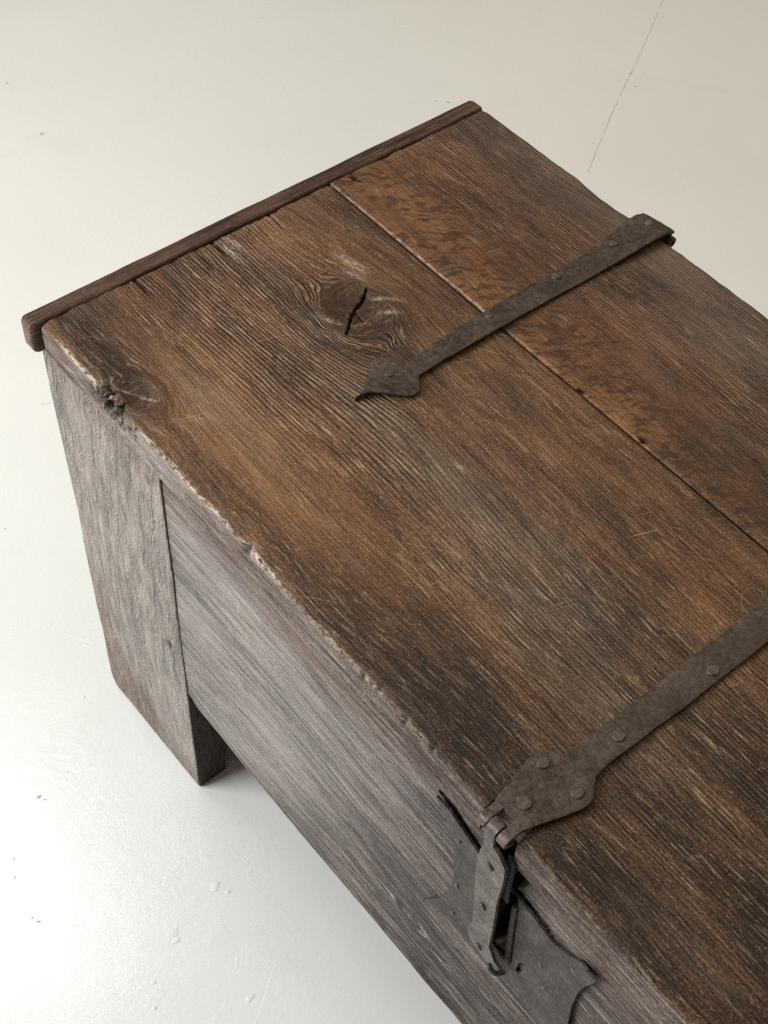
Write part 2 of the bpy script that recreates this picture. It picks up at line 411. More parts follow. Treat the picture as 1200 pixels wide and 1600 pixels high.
def joint(name, a, b, mat, w, hgt, broken):
    """thin uneven line of filler or dirt along a slab joint"""
    rnd = random.Random(hash((round(a[0], 3), round(b[0], 3))) & 0xffff)
    ax, ay = a; bx, by = b; L = math.hypot(bx - ax, by - ay); dx, dy = (bx - ax) / L, (by - ay) / L
    V, F = [], []; t = 0.0
    while t < L:
        seg = rnd.uniform(0.03, 0.11); seg = min(seg, L - t)
        n = max(3, int(seg / 0.008)); base = len(V)
        for i in range(n + 1):
            s = t + seg * i / n; env = math.sin(math.pi * min(1, max(0.02, i / n))) ** 0.5
            ww = w * (0.35 + 0.65 * rnd.random()) * env + 0.00015; off = math.sin(s * 11) * 0.002 + rnd.uniform(-1, 1) * 0.0003
            px, py = ax + dx * s - dy * off, ay + dy * s + dx * off
            V += [(px - dy * ww, py + dx * ww, 0.0002), (px, py, hgt), (px + dy * ww, py - dx * ww, 0.0002)]
        for i in range(n):
            k = base + i * 3
            F += [(k, k + 1, k + 4, k + 3), (k + 1, k + 2, k + 5, k + 4)]
        t += seg + (rnd.uniform(0.0, broken))
    me = bpy.data.meshes.new(name); me.from_pydata(V, [], F)
    bm = bmesh.new(); bm.from_mesh(me)
    for f in bm.faces:
        if f.normal.z < 0: f.normal_flip()
    bm.to_mesh(me); bm.free(); finish(me)
    return link(name, me, mat, floor)
joint('slab_joint', (-0.660, 1.632), (-0.365, 1.135), M_JOINT, 0.0007, 0.0004, 0.012)
joint('slab_joint', (-0.95, 1.098), (-0.525, 1.386), M_RIDGE, 0.0014, 0.0005, 0.02)
joint('slab_joint', (-0.50, 1.402), (-0.22, 1.60), M_RIDGE, 0.0012, 0.0004, 0.05)

def fleck(name, spots, mat, hgt, parent):
    rnd = random.Random(3); V, F = [], []
    for (x, y, s, el) in spots:
        s = s * 0.75
        k = rnd.randint(6, 9); b = len(V); ang = rnd.uniform(0, 3)
        V.append((x, y, hgt * 1.15))
        for ring, (rr, z) in enumerate(((0.86, hgt), (1.0, 0.0003))):
            rnd2 = random.Random(int(x * 1e4) + int(y * 1e4))
            for i in range(k):
                t = 2 * math.pi * i / k; r = s * rnd2.uniform(0.55, 1.1) * rr
                cx, cy = r * math.cos(t) * el, r * math.sin(t)
                V.append((x + cx * math.cos(ang) - cy * math.sin(ang), y + cx * math.sin(ang) + cy * math.cos(ang), z))
        for i in range(k):
            j = (i + 1) % k
            F.append((b, b + 1 + i, b + 1 + j)); F.append((b + 1 + i, b + 1 + k + i, b + 1 + k + j, b + 1 + j))
    me = bpy.data.meshes.new(name); me.from_pydata(V, [], F); finish(me, angle=25)
    o = link(name, me, mat, parent); o['kind'] = 'stuff'; return o
fleck('dirt_specks', [(-0.517, 1.391, 0.0032, 2.0), (-0.485, 1.37, 0.0020, 1.8), (-1.131, 0.503, 0.003, 1.5), (-0.976, 0.478, 0.0045, 1.9),
                      (-0.645, 1.075, 0.003, 1.7), (-0.66, 1.06, 0.002, 1.7), (0.053, -0.14, 0.0022, 2.2), (0.06, -0.137, 0.0014, 1.6),
                      (0.178, -0.215, 0.0018, 2.4), (0.17, -0.218, 0.0012, 1.5), (-0.46, 0.30, 0.0018, 1.4), (-0.30, 0.02, 0.0015, 1.6)], M_DIRT, 0.0007, floor)
fleck('paint_flakes', [(0.261, -0.047, 0.007, 1.6), (0.275, -0.040, 0.004, 1.3), (0.277, -0.112, 0.009, 1.3), (0.285, -0.114, 0.006, 1.2),
                       (-0.026, -0.033, 0.0035, 1.3), (0.307, -0.156, 0.004, 1.4), (0.382, -0.089, 0.005, 1.8), (-0.457, 0.173, 0.0022, 6.0),
                       (-0.33, 0.0, 0.003, 1.2), (0.1, -0.2, 0.003, 1.3), (0.12, -0.21, 0.002, 1.4), (0.33, -0.17, 0.003, 1.5)], M_RIDGE, 0.0004, floor)

# ------------------------------------------------------------------ lid
KN = [(0.148, 0.220, 0.026, 0.75), (0.118, 0.022, 0.014, 0.7)]
CRACK = [(0.1315, 0.2455), (0.1397, 0.2338), (0.1432, 0.2235), (0.1500, 0.2130), (0.1570, 0.2055), (0.1645, 0.1968)]
CRACK2 = [(0.1450, 0.2215), (0.1537, 0.2198), (0.1584, 0.2195)]
def lid_front():
    U = lines(0.0, LEN, 0.0022, ((0.0, 0.008, 0.0012), (0.08, 0.20, 0.0010), (0.54, 0.61, 0.0011), (0.25, 0.53, 0.0016)))
    U = U[(U < 0.78) | (np.arange(len(U)) % 4 == 0) | (U > LEN - 1e-4)]
    tops = lines(0.0, SEAM, 0.003, ((0.0, 0.03, 0.0014), (0.19, 0.25, 0.0009)))
    A, B = loop_rect(SEAM - 0.0008, T, 0.003, tops, side=12, arc=4)
    def fn(u, a, b):
        mk = masks(u.shape)
        face = sstep(-0.004, -0.0005, b)                       # top side weight
        front = sstep(0.012, 0.0, a)
        x, y, z = u.copy(), a.copy(), H + b
        near = np.zeros(u.shape)
        for ku, kv, R, el in KN: near = np.maximum(near, np.exp(-(np.hypot((u - ku) * el, a - kv) / (R * 1.6)) ** 2))
        ju = u + near * 0.007 * fbm(u * 38, a * 38, 0, 201); ja = a + near * 0.006 * fbm(u * 38, a * 38, 5, 202)
        g = knots_field(ju, ja, KN)
        g = g + 0.0045 * fbm(u * 3.5, a * 7, 0, 3) + near * 0.0065 * fbm(u * 90, a * 120, 0, 203)
        g = g - 0.02 * np.exp(-((u - 0.25) / 0.16) ** 2 - ((a - 0.19) / 0.07) ** 2)
        gc = np.stack([u + 3.1, g, b + 0.4], -1)
        # slow unevenness of the hand-cut board
        z += face * (0.0010 * fbm(u * 6, a * 9, 0, 5) + 0.0005 * fbm(u * 30, a * 60, 0, 6))
        # front edge: wavering line, worn round, splintered
        top_f = sstep(-0.020, 0.0, b)
        y += front * (0.0022 * fbm(u * 4, 0 * u, 0, 8) + 0.0007 * fbm(u * 40, b * 60, 0, 9))
        spl = sstep(0.13, 0.18, u) * sstep(0.55, 0.36, u) * 0.6 + 0.12
        edge = np.exp(-((a / 0.007) ** 2)) * sstep(-0.007, -0.0015, b)
        chip = np.clip(fbm(u * 120, a * 60, b * 90, 11) + 0.10, 0, 1) * spl
        z -= edge * chip * 0.0032
        y += edge * chip * 0.0030
        z -= 0.0012 * np.exp(-((a / 0.012) ** 2)) * face
        wear_glint = np.exp(-(((a - 0.0010) / 0.0022) ** 2)) * sstep(-0.0045, -0.001, b)  # rubbed wood and painted glints share this pale edge mask
        wear_glint = wear_glint * (0.06 + 1.0 * sstep(0.12, 0.16, u) * sstep(0.36, 0.27, u) + 0.45 * sstep(0.12, 0.17, u) * sstep(0.54, 0.40, u) + 0.75 * sstep(0.015, 0.04, u) * sstep(0.095, 0.08, u))
        wear_glint = wear_glint * (0.45 + 0.8 * sstep(-0.3, 0.3, fbm(u * 26, 0 * u, 0, 12)))
        for wu, wv, wa, wl, wt in ((0.097, 0.257, 0.15, 0.016, 0.004), (0.110, 0.248, 0.3, 0.012, 0.003), (0.152, 0.252, 0.9, 0.012, 0.0022), (0.166, 0.243, 0.8, 0.008, 0.002),
                                   (0.012, 0.189, 0.05, 0.012, 0.0035), (0.022, 0.181, 0.05, 0.016, 0.003), (0.143, 0.196, 0.5, 0.010, 0.003), (0.330, 0.178, 0.0, 0.008, 0.002),
                                   (0.108, 0.015, 0.7, 0.008, 0.0010), (0.126, 0.026, 0.5, 0.008, 0.0010)):
            du, dv = u - wu, a - wv; c, sn = math.cos(wa), math.sin(wa)
            wear_glint = np.maximum(wear_glint, 0.62 * np.exp(-((du * c + dv * sn) / wl) ** 2 - ((-du * sn + dv * c) / wt) ** 2) * face)
        mk[..., 1] = np.clip(wear_glint, 0, 1)
        # rotted, worm-eaten bite
        bite = sstep(0.084, 0.096, u) * sstep(0.128, 0.118, u)
        prof = np.exp(-((a / 0.006) ** 2)) * sstep(-0.023, -0.012, b)
        rag = 0.5 + 0.9 * fbm(u * 170, a * 130, b * 190, 14, 3)
        amt = np.clip(bite * prof * np.clip(rag, 0, 1.3), 0, 1.2)
        y += amt * 0.0075; z -= amt * 0.0025 * face
        pit = np.clip(fbm(u * 230, b * 210, a * 170, 15, 2) * 4.5 + 0.55, 0, 1) * bite * np.exp(-((a / 0.007) ** 2)) * sstep(-0.026, -0.018, b)
        pit2 = np.clip(fbm(u * 230, b * 230, 0, 16, 2) * 3 - 0.75, 0, 1) * sstep(0.07, 0.09, u) * sstep(0.16, 0.14, u) * (a < 0.001) * sstep(-0.03, -0.02, b)
        dk = np.clip(np.maximum(pit, pit2), 0, 1); y += dk * 0.004
        # one larger chip further along and a few small ones
        for cu, cr, cdp in ((0.292, 0.0035, 0.0055), (0.431, 0.0022, 0.002), (0.476, 0.0022, 0.002), (0.505, 0.002, 0.0018)):
            q = np.exp(-(((u - cu) / cr) ** 2)) * np.exp(-((a / 0.005) ** 2)) * sstep(-0.014, -0.005, b)
            y += q * cdp; z -= q * cdp * 0.4; dk = np.maximum(dk, np.clip(q * 1.2 - 0.55, 0, 0.8))
        # sawn notch where the hasp drops over the edge
        nt = sstep(0.5585, 0.5600, u) * sstep(0.5905, 0.5885, u) * sstep(0.0135, 0.0125, a)
        y = np.where(nt > 0.5, np.maximum(y, 0.0135), y)
        # knots
        for (ku, kv, R, el), st in zip(KN, (1.0, 0.8)):
            r = np.hypot((u - ku) * el, a - kv)
            rr = r * (1 + 0.25 * fbm(u * 60, a * 60, 0, 20))
            mk[..., 0] = np.maximum(mk[..., 0], st * sstep(R * 1.18, R * 0.72, rr) * face)
            z += face * (0.0022 * np.exp(-(((r - R * 1.15) / (R * 0.35)) ** 2)) - 0.0016 * np.exp(-((r / (R * 0.6)) ** 2)))
            z += face * 0.0007 * fbm(u * 190, a * 190, 0, 22) * sstep(R * 1.6, R * 0.6, r)
        d, t = segdist(u, a, CRACK)
        wd = 0.0022 * np.sin(np.pi * np.clip(t * 0.94 + 0.03, 0, 1) ** 0.75) ** 0.9 + 0.0002
        d = d + 0.0009 * fbm(u * 260, a * 260, 0, 211); wd = wd * 0.42
        ck = sstep(wd + 0.0008, wd * 0.45, d) * face
        d2, t2 = segdist(u, a, CRACK2); ck = np.maximum(ck, 0.35 * sstep(0.0014, 0.0004, d2) * face)
        z -= ck * 0.009; dk = np.maximum(dk, sstep(0.3, 0.8, ck))
        for cu, cv in ((0.040, 0.300), (0.062, 0.283)):        # plugged peg and nail holes
            r = np.hypot(u - cu, a - cv); z -= face * 0.0012 * sstep(0.0022, 0.001, r); dk = np.maximum(dk, 0.5 * sstep(0.0024, 0.0012, r) * face)
        # splits running in from the end
        for v0, l0 in ((0.152, 0.05), (0.176, 0.07), (0.182, 0.03), (0.235, 0.03), (0.09, 0.04)):
            vv = v0 + 0.004 * np.sin(u * 22 + v0 * 90)
            s = sstep(0.0016, 0.0004, np.abs(a - vv)) * sstep(l0, l0 * 0.3, u) * face
            z -= s * 0.003; dk = np.maximum(dk, 0.7 * s)
        # end grain: ragged and rubbed down
        ee = sstep(0.006, 0.0, u)
        x += (u < 1e-6) * (0.0016 * fbm(a * 90, b * 60, 0, 25) - 0.0005)
        z -= face * ee * (0.0013 + 0.0012 * fbm(a * 120, 0 * a, 0, 26))
        # orange rubbed corner and warm area under the strap
        o1 = np.exp(-(((u - 0.01) / 0.04) ** 2) - ((a / 0.010) ** 2)) * 1.2
        o2 = 0.75 * np.exp(-(((u - 0.17) / 0.09) ** 2) - (((a - 0.275) / 0.03) ** 2))
        o3 = 0.45 * np.exp(-(((u - 0.52) / 0.15) ** 2) - (((a - 0.26) / 0.05) ** 2))
        o4 = 0.85 * np.exp(-(((u - 0.30) / 0.15) ** 2) - (((a - 0.055 - 0.1 * (u - 0.3)) / 0.04) ** 2)) + 0.6 * np.exp(-(((u - 0.06) / 0.07) ** 2) - (((a - 0.08) / 0.04) ** 2))
        o5 = 0.9 * (a < 0.0005) * sstep(-0.002, -0.01, b)
        mk[..., 2] = np.clip(np.maximum.reduce([o1, o2, o3, o4, o5]) * (0.8 + 0.5 * fbm(u * 16, a * 30, 0, 208)), 0, 1)
        mk[..., 3] = 1 - np.clip(dk, 0, 1)
        m2 = np.zeros(u.shape + (4,))
        rm = np.exp(-(((u - 0.10) / 0.16) ** 4) - (((a - 0.15) / 0.075) ** 4)) + 0.8 * np.exp(-(((u - 0.30) / 0.16) ** 2) - (((a - 0.15 + (u - 0.30) * 0.1) / 0.035) ** 2))
        rm = rm * (0.75 + 0.5 * fbm(u * 14, a * 30, 0, 220)) + 0.32 * sstep(0.30, 0.5, u) * np.exp(-(((a - 0.15) / 0.11) ** 4)) + 0.15 * sstep(0.58, 0.7, u)
        rk = np.hypot((u - KN[0][0]) * KN[0][3], a - KN[0][1]); rm = np.maximum(rm, 1.0 * np.exp(-((rk - 0.034) / 0.010) ** 2) * sstep(0.25, 0.22, a))
        m2[..., 0] = np.clip(rm, 0, 1) * face
        # greyed, dusty stretches; also the weathered front face
        gm = 0.75 * np.exp(-(((u - 0.43) / 0.10) ** 2) - (((a - 0.165) / 0.03) ** 2)) + 0.6 * np.exp(-(((u - 0.27) / 0.07) ** 2) - (((a - 0.16) / 0.02) ** 2)) \
            + 0.5 * np.exp(-(((u - 0.50) / 0.12) ** 2) - (((a - 0.12) / 0.03) ** 2)) + 0.5 * np.exp(-(((u - 0.16) / 0.05) ** 2) - (((a - 0.06) / 0.015) ** 2))
        m2[..., 1] = np.clip(gm * (0.7 + 0.6 * fbm(u * 18, a * 60, 0, 205)), 0, 0.9) * face
        # deeper stain towards the middle of the chest and round the knots
        dm = 0.58 * sstep(0.24, 0.64, u - 0.5 * (a - 0.1)) + 0.7 * np.exp(-(((u - 0.09) / 0.04) ** 2) - (((a - 0.020) / 0.022) ** 2)) \
            + 0.45 * np.exp(-(((u - 0.46) / 0.09) ** 2) - (((a - 0.02) / 0.035) ** 2)) + 0.35 * np.exp(-(((u - 0.16) / 0.035) ** 2) - (((a - 0.245) / 0.02) ** 2)) \
            + 0.4 * np.exp(-(((u - 0.08) / 0.06) ** 2) - (((a - 0.25) / 0.03) ** 2)) + 0.45 * np.exp(-(((u - 0.02) / 0.05) ** 2) - (((a - 0.03) / 0.03) ** 2))
        dm = dm + 0.28 * fbm(u * 9, a * 16, 0, 207) - 0.35 * np.exp(-(((u - 0.24) / 0.14) ** 2) - (((a - 0.06) / 0.045) ** 2))
        m2[..., 2] = np.clip(dm, -0.5, 1.1)
        return np.stack([x, y, z], -1), gc, mk, m2
    o = sweep('lid_plank', U, A, B, fn, M_LID, chest)
    o.data.materials.append(M_PANEL)
    me = o.data; nf = len(me.polygons); nrm = np.zeros(nf * 3); cen = np.zeros(nf * 3)
    me.polygons.foreach_get('normal', nrm); me.polygons.foreach_get('center', cen); cen = cen.reshape(-1, 3)
    me.polygons.foreach_set('material_index', ((cen[:, 2] < H - 0.0042) & (cen[:, 2] > H - T + 0.001) & (cen[:, 1] < 0.02)).astype(np.int32)); me.update()
    o['label'] = 'front lid plank with two knots and a splintered worn edge'
    return o
lid_front()

def lid_back():
    W = D - SEAM
    U = lines(0.0, LEN, 0.003, ((0.0, 0.01, 0.0014),)); U = U[(U < 0.75) | (np.arange(len(U)) % 4 == 0) | (U > LEN - 1e-4)]
    A, B = loop_rect(W, T, 0.0022, lines(0, W, 0.003), side=5, arc=3)
    def fn(u, a, b):
        mk = masks(u.shape); face = sstep(-0.004, -0.0005, b)
        x, y, z = u.copy(), SEAM + 0.0008 + a, H + b
        g = a + 0.007 * fbm(u * 4, a * 6, 0, 33)
        gc = np.stack([u + 8.3, g, b + 1.4], -1)
        z += face * (0.0009 * fbm(u * 6, a * 9, 0, 35) + 0.0005 * fbm(u * 30, a * 60, 0, 36)) + 0.0006
        z -= face * 0.001 * np.exp(-(((a - 0) / 0.006) ** 2))
        back = sstep(W - 0.01, W, a)
        y += back * (0.0028 * fbm(u * 5, 0 * u, 0, 37) + 0.0016 * fbm(u * 45, b * 40, 0, 38))
        # lost sliver of the rear edge beside the strap
        y -= back * 0.004 * np.exp(-(((u - 0.175) / 0.03) ** 2)) * sstep(-0.02, -0.004, b)
        x += (u < 1e-6) * (0.0015 * fbm(a * 90, b * 60, 0, 39) - 0.0006)
        z -= face * sstep(0.006, 0, u) * (0.0012 + 0.001 * fbm(a * 120, 0 * a, 0, 40))
        wid = 0.030 + 0.035 * fbm(u * 7, a * 10, 0, 41) + 0.022 * np.exp(-(((u - 0.10) / 0.09) ** 2)) + 0.01 * np.exp(-(((u - 0.30) / 0.06) ** 2))
        wid = np.maximum(wid, 0.010)
        mk[..., 2] = np.clip(sstep(wid + 0.065, wid * 0.10, a + 0.012 * fbm(u * 30, a * 60, 0, 44)), 0, 1) * (0.92 - 0.35 * sstep(0.25, 0.5, u))
        mk[..., 2] = np.maximum(mk[..., 2], sstep(0.014, 0.002, a) * 0.7)
        mk[..., 1] = sstep(0.0022, 0.0004, a) * sstep(-0.003, -0.0005, b) * 0.45 * sstep(-0.2, 0.3, fbm(u * 14, 0 * u, 0, 43)) * sstep(0.33, 0.2, u)
        dk = 0
        for cu, cv, cr in ((0.006, 0.022, 0.0035), (0.014, 0.023, 0.002), (0.40, 0.004, 0.003), (0.33, 0.002, 0.002)):
            r = np.hypot((u - cu) * 0.6, a - cv) * (1 + 0.4 * fbm(u * 300, a * 300, 0, 42)); q = sstep(cr, cr * 0.5, r) * face
            z -= q * 0.003; dk = np.maximum(dk, q * 0.9)
        mk[..., 3] = 1 - dk
        m2 = np.zeros(u.shape + (4,))
        m2[..., 0] = sstep(0.05, 0.09, a) * 0.45
        m2[..., 1] = np.clip(0.6 * sstep(0.13, 0.18, a + 0.02 * fbm(u * 8, 0 * u, 0, 206)) + 0.4 * np.exp(-(((u - 0.36) / 0.08) ** 2) - (((a - 0.13) / 0.03) ** 2)), 0, 0.8) * face
        m2[..., 2] = np.clip(0.5 * sstep(0.30, 0.6, u) + 0.45 * fbm(u * 8, a * 16, 0, 209), -0.4, 1)
        return np.stack([x, y, z], -1), gc, mk, m2
    o = sweep('lid_plank', U, A, B, fn, M_LIDB, chest)
    o['label'] = 'rear lid plank with orange ray fleck along the joint'
    return o
lid_back()

def cleat():
    # bar under the lid end, its upper face a little below the planks
    U = lines(-0.0085, 0.506, 0.004, ((-0.01, 0.004, 0.0008), (0.50, 0.51, 0.0008)))
    A, B = loop_rect(0.0190, 0.031, 0.0040, np.linspace(0.005, 0.014, 4), side=5, arc=5)
    def fn(u, a, b):
        mk = masks(u.shape)
        # rounded bar ends
        k = np.minimum(u - U[0], U[-1] - u); sh = np.clip(1 - k / 0.0065, 0, 1); sh = 1 - np.sqrt(np.maximum(0, 1 - sh * sh))
        ca, cb = 0.0125, -0.0155
        a2 = ca + (a - ca) * (1 - sh * 0.55); b2 = cb + (b - cb) * (1 - sh * 0.30)
        x = -0.0235 + a2 + 0.0010 * fbm(u * 7, 0 * u, 0, 50) + 0.0004 * fbm(u * 40, b * 50, 0, 51)
        z = H - 0.0020 + b2 + 0.0007 * fbm(u * 9, 0 * u, 0, 52)
        gc = np.stack([u + 13.0, a + 0.3, b + 2.4], -1)
        mk[..., 1] = 0.25 * sh
        return np.stack([x, u, z], -1), gc, mk
    o = sweep('end_cleat', U, A, B, fn, M_CLEAT, chest)
    o['label'] = 'narrow dark oak cleat along the end of the lid'
cleat()

# ------------------------------------------------------------------ front panel and legs
PZ0, PZ1 = 0.197, 0.5715
GROOVE_L = [(0.513, 0.541), (0.524, 0.541), (0.539, 0.533), (0.557, 0.524), (0.575, 0.520)]
GROOVE_R = [(0.575, 0.520), (0.600, 0.523), (0.617, 0.521), (0.632, 0.516)]
def panel():
    U = lines(0.150, LEN - 0.150, 0.003, ((0.15, 0.2, 0.0018), (0.50, 0.69, 0.0012))); U = U[(U < 0.80) | (np.arange(len(U)) % 4 == 0) | (U > LEN - 0.151)]
    Wp = PZ1 - PZ0
    A, B = loop_rect(Wp, 0.032, 0.0025, lines(0, Wp, 0.003, ((0.17, Wp, 0.0012),)), side=4, arc=3)
    def fn(u, a, b):
        mk = masks(u.shape); face = sstep(-0.003, -0.0005, b)
        zz = PZ0 + a
        low = sstep(0.05, 0.0, a)
        z = zz + low * (0.006 * fbm(u * 6, 0 * u, 0, 61) + 0.0022 * fbm(u * 28, 0 * u, 0, 62) + 0.008 * sstep(0.175, 0.158, u) - 0.006 * np.exp(-(((u - 0.30) / 0.07) ** 2)))
        y = YF - b + 0.0
        y = y + face * (0.0012 * fbm(u * 5, a * 9, 0, 63) + 0.0004 * fbm(u * 30, a * 70, 0, 64))
        g = a + 0.012 * fbm(u * 3.5, a * 5, 0, 66) + 0.004 * fbm(u * 10, a * 12, 0, 68)
        g = knots_field(u, g, [(0.50, 0.09, 0.010, 0.45)])
        gc = np.stack([u + 21.0, g, b + 3.4], -1)
        dk = np.zeros(u.shape)
        # open gap above the let-in lock plate and the cut-away behind the hasp
        for pts, w0, w1 in ((GROOVE_L, 0.0018, 0.0034), (GROOVE_R, 0.0040, 0.0014)):
            d, t = segdist(u, zz - 0.002, pts); w = w0 + (w1 - w0) * t
            dk = np.maximum(dk, sstep(w + 0.0012, w - 0.0004, d))
        cut = sstep(0.5635, 0.565, u) * sstep(0.6015 + 0.15 * (0.575 - 0.55) * 0, 0.6000, u - 0.25 * (0.5715 - zz) * 0) * sstep(0.505, 0.508, zz)
        slope = 0.612 - (0.5715 - zz) * 0.45
        cut = cut * sstep(slope + 0.001, slope - 0.001, u)
        hole = sstep(0.5795, 0.581, u) * sstep(0.6105, 0.609, u) * sstep(0.408, 0.4095, zz) * sstep(0.525, 0.5235, zz)
        dk = np.maximum.reduce([dk, cut, hole]) * face
        y = y + dk * 0.022
        # short drying checks along the grain
        ch = np.zeros(u.shape)
        for cu, cz, l, sl in ((0.268, 0.478, 0.06, -0.02), (0.30, 0.455, 0.08, -0.05), (0.35, 0.40, 0.10, -0.06), (0.42, 0.47, 0.07, -0.05), (0.47, 0.44, 0.06, -0.04),
                              (0.50, 0.47, 0.012, 0.1), (0.545, 0.33, 0.05, -0.05), (0.40, 0.33, 0.12, -0.02), (0.24, 0.36, 0.08, -0.03), (0.52, 0.40, 0.05, -0.08)):
            t = (u - cu) / (l * 0.5)
            ch = np.maximum(ch, sstep(0.0011, 0.0003, np.abs(zz - cz - sl * (u - cu) - 0.001 * np.sin(u * 130))) * sstep(1, 0.3, np.abs(t)))
        y = y + ch * face * 0.0014
        dk2 = np.maximum(dk, 0.75 * ch * face)
        mk[..., 3] = 1 - np.clip(dk2, 0, 1)  # gap, cut-away and lock hole also coloured near black for their shade
        mk[..., 2] = np.clip(0.9 * sstep(0.50, 0.565, zz + 0.06 * fbm(u * 7, zz * 9, 0, 67)) + 0.5 * sstep(0.60, 0.7, u), 0, 1)
        m2 = np.zeros(u.shape + (4,)); m2[..., 2] = np.clip(0.72 * sstep(0.34, 0.64, u + 0.30 * (0.30 - a)) + 0.3 * sstep(0.03, 0.0, a) + 0.3 * fbm(u * 7, a * 9, 0, 210), -0.3, 1)  # lower right darkened: shade of someone standing there put into the wood colour
        return np.stack([u, y, z], -1), gc, mk, m2
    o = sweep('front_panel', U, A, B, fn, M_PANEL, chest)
    o['label'] = 'greyed oak front board below the lid'
panel()

def stile(x0, x1t, x1b, name, label):
    # U runs up the leg, A across (x), B depth (y)
    dn = ((0.15, 0.22, 0.002),)
    U = lines(0.0, PZ1, 0.0032, ((0.0, 0.006, 0.0012),))
    W = abs(x1t - x0); A, B = loop_rect(W, 0.037, 0.0020, lines(0, W, 0.003), side=5, arc=3)
    mirror = x1t < x0
    def fn(u, a, b):
        mk = masks(u.shape); face = sstep(-0.003, -0.0005, b)
        s = a / W
        x1 = x1b + (x1t - x1b) * u / PZ1
        x = x0 + (x1 - x0) * s
        lft = sstep(0.03, 0.0, a); sg = -1 if mirror else 1
        x = x + sg * lft * (0.0028 * fbm(u * 9, 0 * u, 0, 71) + 0.0008 * fbm(u * 60, b * 30, 0, 72) + 0.009 * np.exp(-(u / 0.012) ** 2))
        y = YF - 0.0022 - b + face * (0.0010 * fbm(u * 6, a * 8, 0, 73))
        y = y + face * 0.0012 * sstep(W - 0.008, W, a) * (1 - u / PZ1) * 0
        foot = np.exp(-u / 0.0025); y = y + face * 0.0022 * foot; x = x + sg * 0.002 * foot * (1 - 2 * s)
        z = u.copy()
        g = a + 0.010 * fbm(u * 6, a * 12, 0, 74) + 0.02 * np.sin(u * 6.0)
        gc = np.stack([u + 31.0, g, b + 4.4], -1)
        dk = np.zeros(u.shape)
        for cx, cz, r in ((0.1595, 0.277, 0.0045), (0.162, 0.536, 0.0050), (0.150, 0.272, 0.0018), (0.151, 0.262, 0.0015), (0.074, 0.086, 0.0022), (0.071, 0.098, 0.0014), (0.175, 0.505, 0.0012)):
            rr = np.hypot((a - cx), (u - cz) * 0.55); q = sstep(r, r * 0.55, rr) * face * 0.65 * (0.55 if r > 0.0048 else 1)
            dk = np.maximum(dk, q); y = y + q * 0.0018
        mk[..., 3] = 1 - dk
        mk[..., 2] = np.clip(0.7 * sstep(0.2, 0.7, fbm(u * 5, a * 13, 0, 75) + 0.35) * sstep(0.35, 0.05, u) + 0.5 * sstep(0.5, 0.57, u), 0, 1)
        # the inner return's shade is put into a darker wood colour below
        return np.stack([x, y, z], -1), gc, mk
    o = sweep(name, U, A, B, fn, M_STILE, chest)
    o['label'] = label
    # darker oak on the inner faces stands in for their shade
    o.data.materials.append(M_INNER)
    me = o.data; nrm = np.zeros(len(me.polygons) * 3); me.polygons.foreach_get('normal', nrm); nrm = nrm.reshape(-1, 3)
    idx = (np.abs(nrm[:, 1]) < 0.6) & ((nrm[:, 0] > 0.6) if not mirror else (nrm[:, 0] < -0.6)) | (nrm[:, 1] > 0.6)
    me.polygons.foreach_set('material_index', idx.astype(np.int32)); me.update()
    return o
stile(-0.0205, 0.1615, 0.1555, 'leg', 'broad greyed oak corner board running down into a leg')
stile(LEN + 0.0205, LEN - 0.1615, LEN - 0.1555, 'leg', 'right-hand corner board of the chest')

def plain_board(name, lo, hi, grain, mat, parent):
    """simple sawn board between two corners, grain along axis `grain`"""
    lo, hi = np.array(lo), np.array(hi)
    ax = grain; o1, o2 = [k for k in range(3) if k != ax]
    U = lines(lo[ax], hi[ax], 0.03); W = hi[o1] - lo[o1]; Tt = hi[o2] - lo[o2]
    A, B = loop_rect(W, Tt, 0.002, lines(0, W, 0.03), side=3, arc=2)
    def fn(u, a, b):
        c = np.zeros(u.shape + (3,)); c[..., ax] = u; c[..., o1] = lo[o1] + a; c[..., o2] = hi[o2] + b
        c[..., o2] += 0.0008 * fbm(u * 8, a * 10, 0, 81)
        return c, np.stack([u + 41, a, b], -1), masks(u.shape)
    return sweep(name, U, A, B, fn, mat, parent)
plain_board('end_board', (-0.012, YF + 0.040, 0.0), (0.018, 0.455, PZ1), 2, M_INNER, chest)
plain_board('end_board', (LEN - 0.018, YF + 0.040, 0.0), (LEN + 0.012, 0.455, PZ1), 2, M_INNER, chest)
plain_board('back_board', (-0.012, 0.457, 0.16), (LEN + 0.012, 0.485, PZ1), 0, M_INNER, chest)
plain_board('bottom_board', (0.020, YF + 0.041, 0.215), (LEN - 0.020, 0.454, 0.235), 0, M_INNER, chest)

# ------------------------------------------------------------------ ironwork
def interp(tab, y):
    tab = sorted(tab); return np.interp(y, [t[0] for t in tab], [t[1] for t in tab])

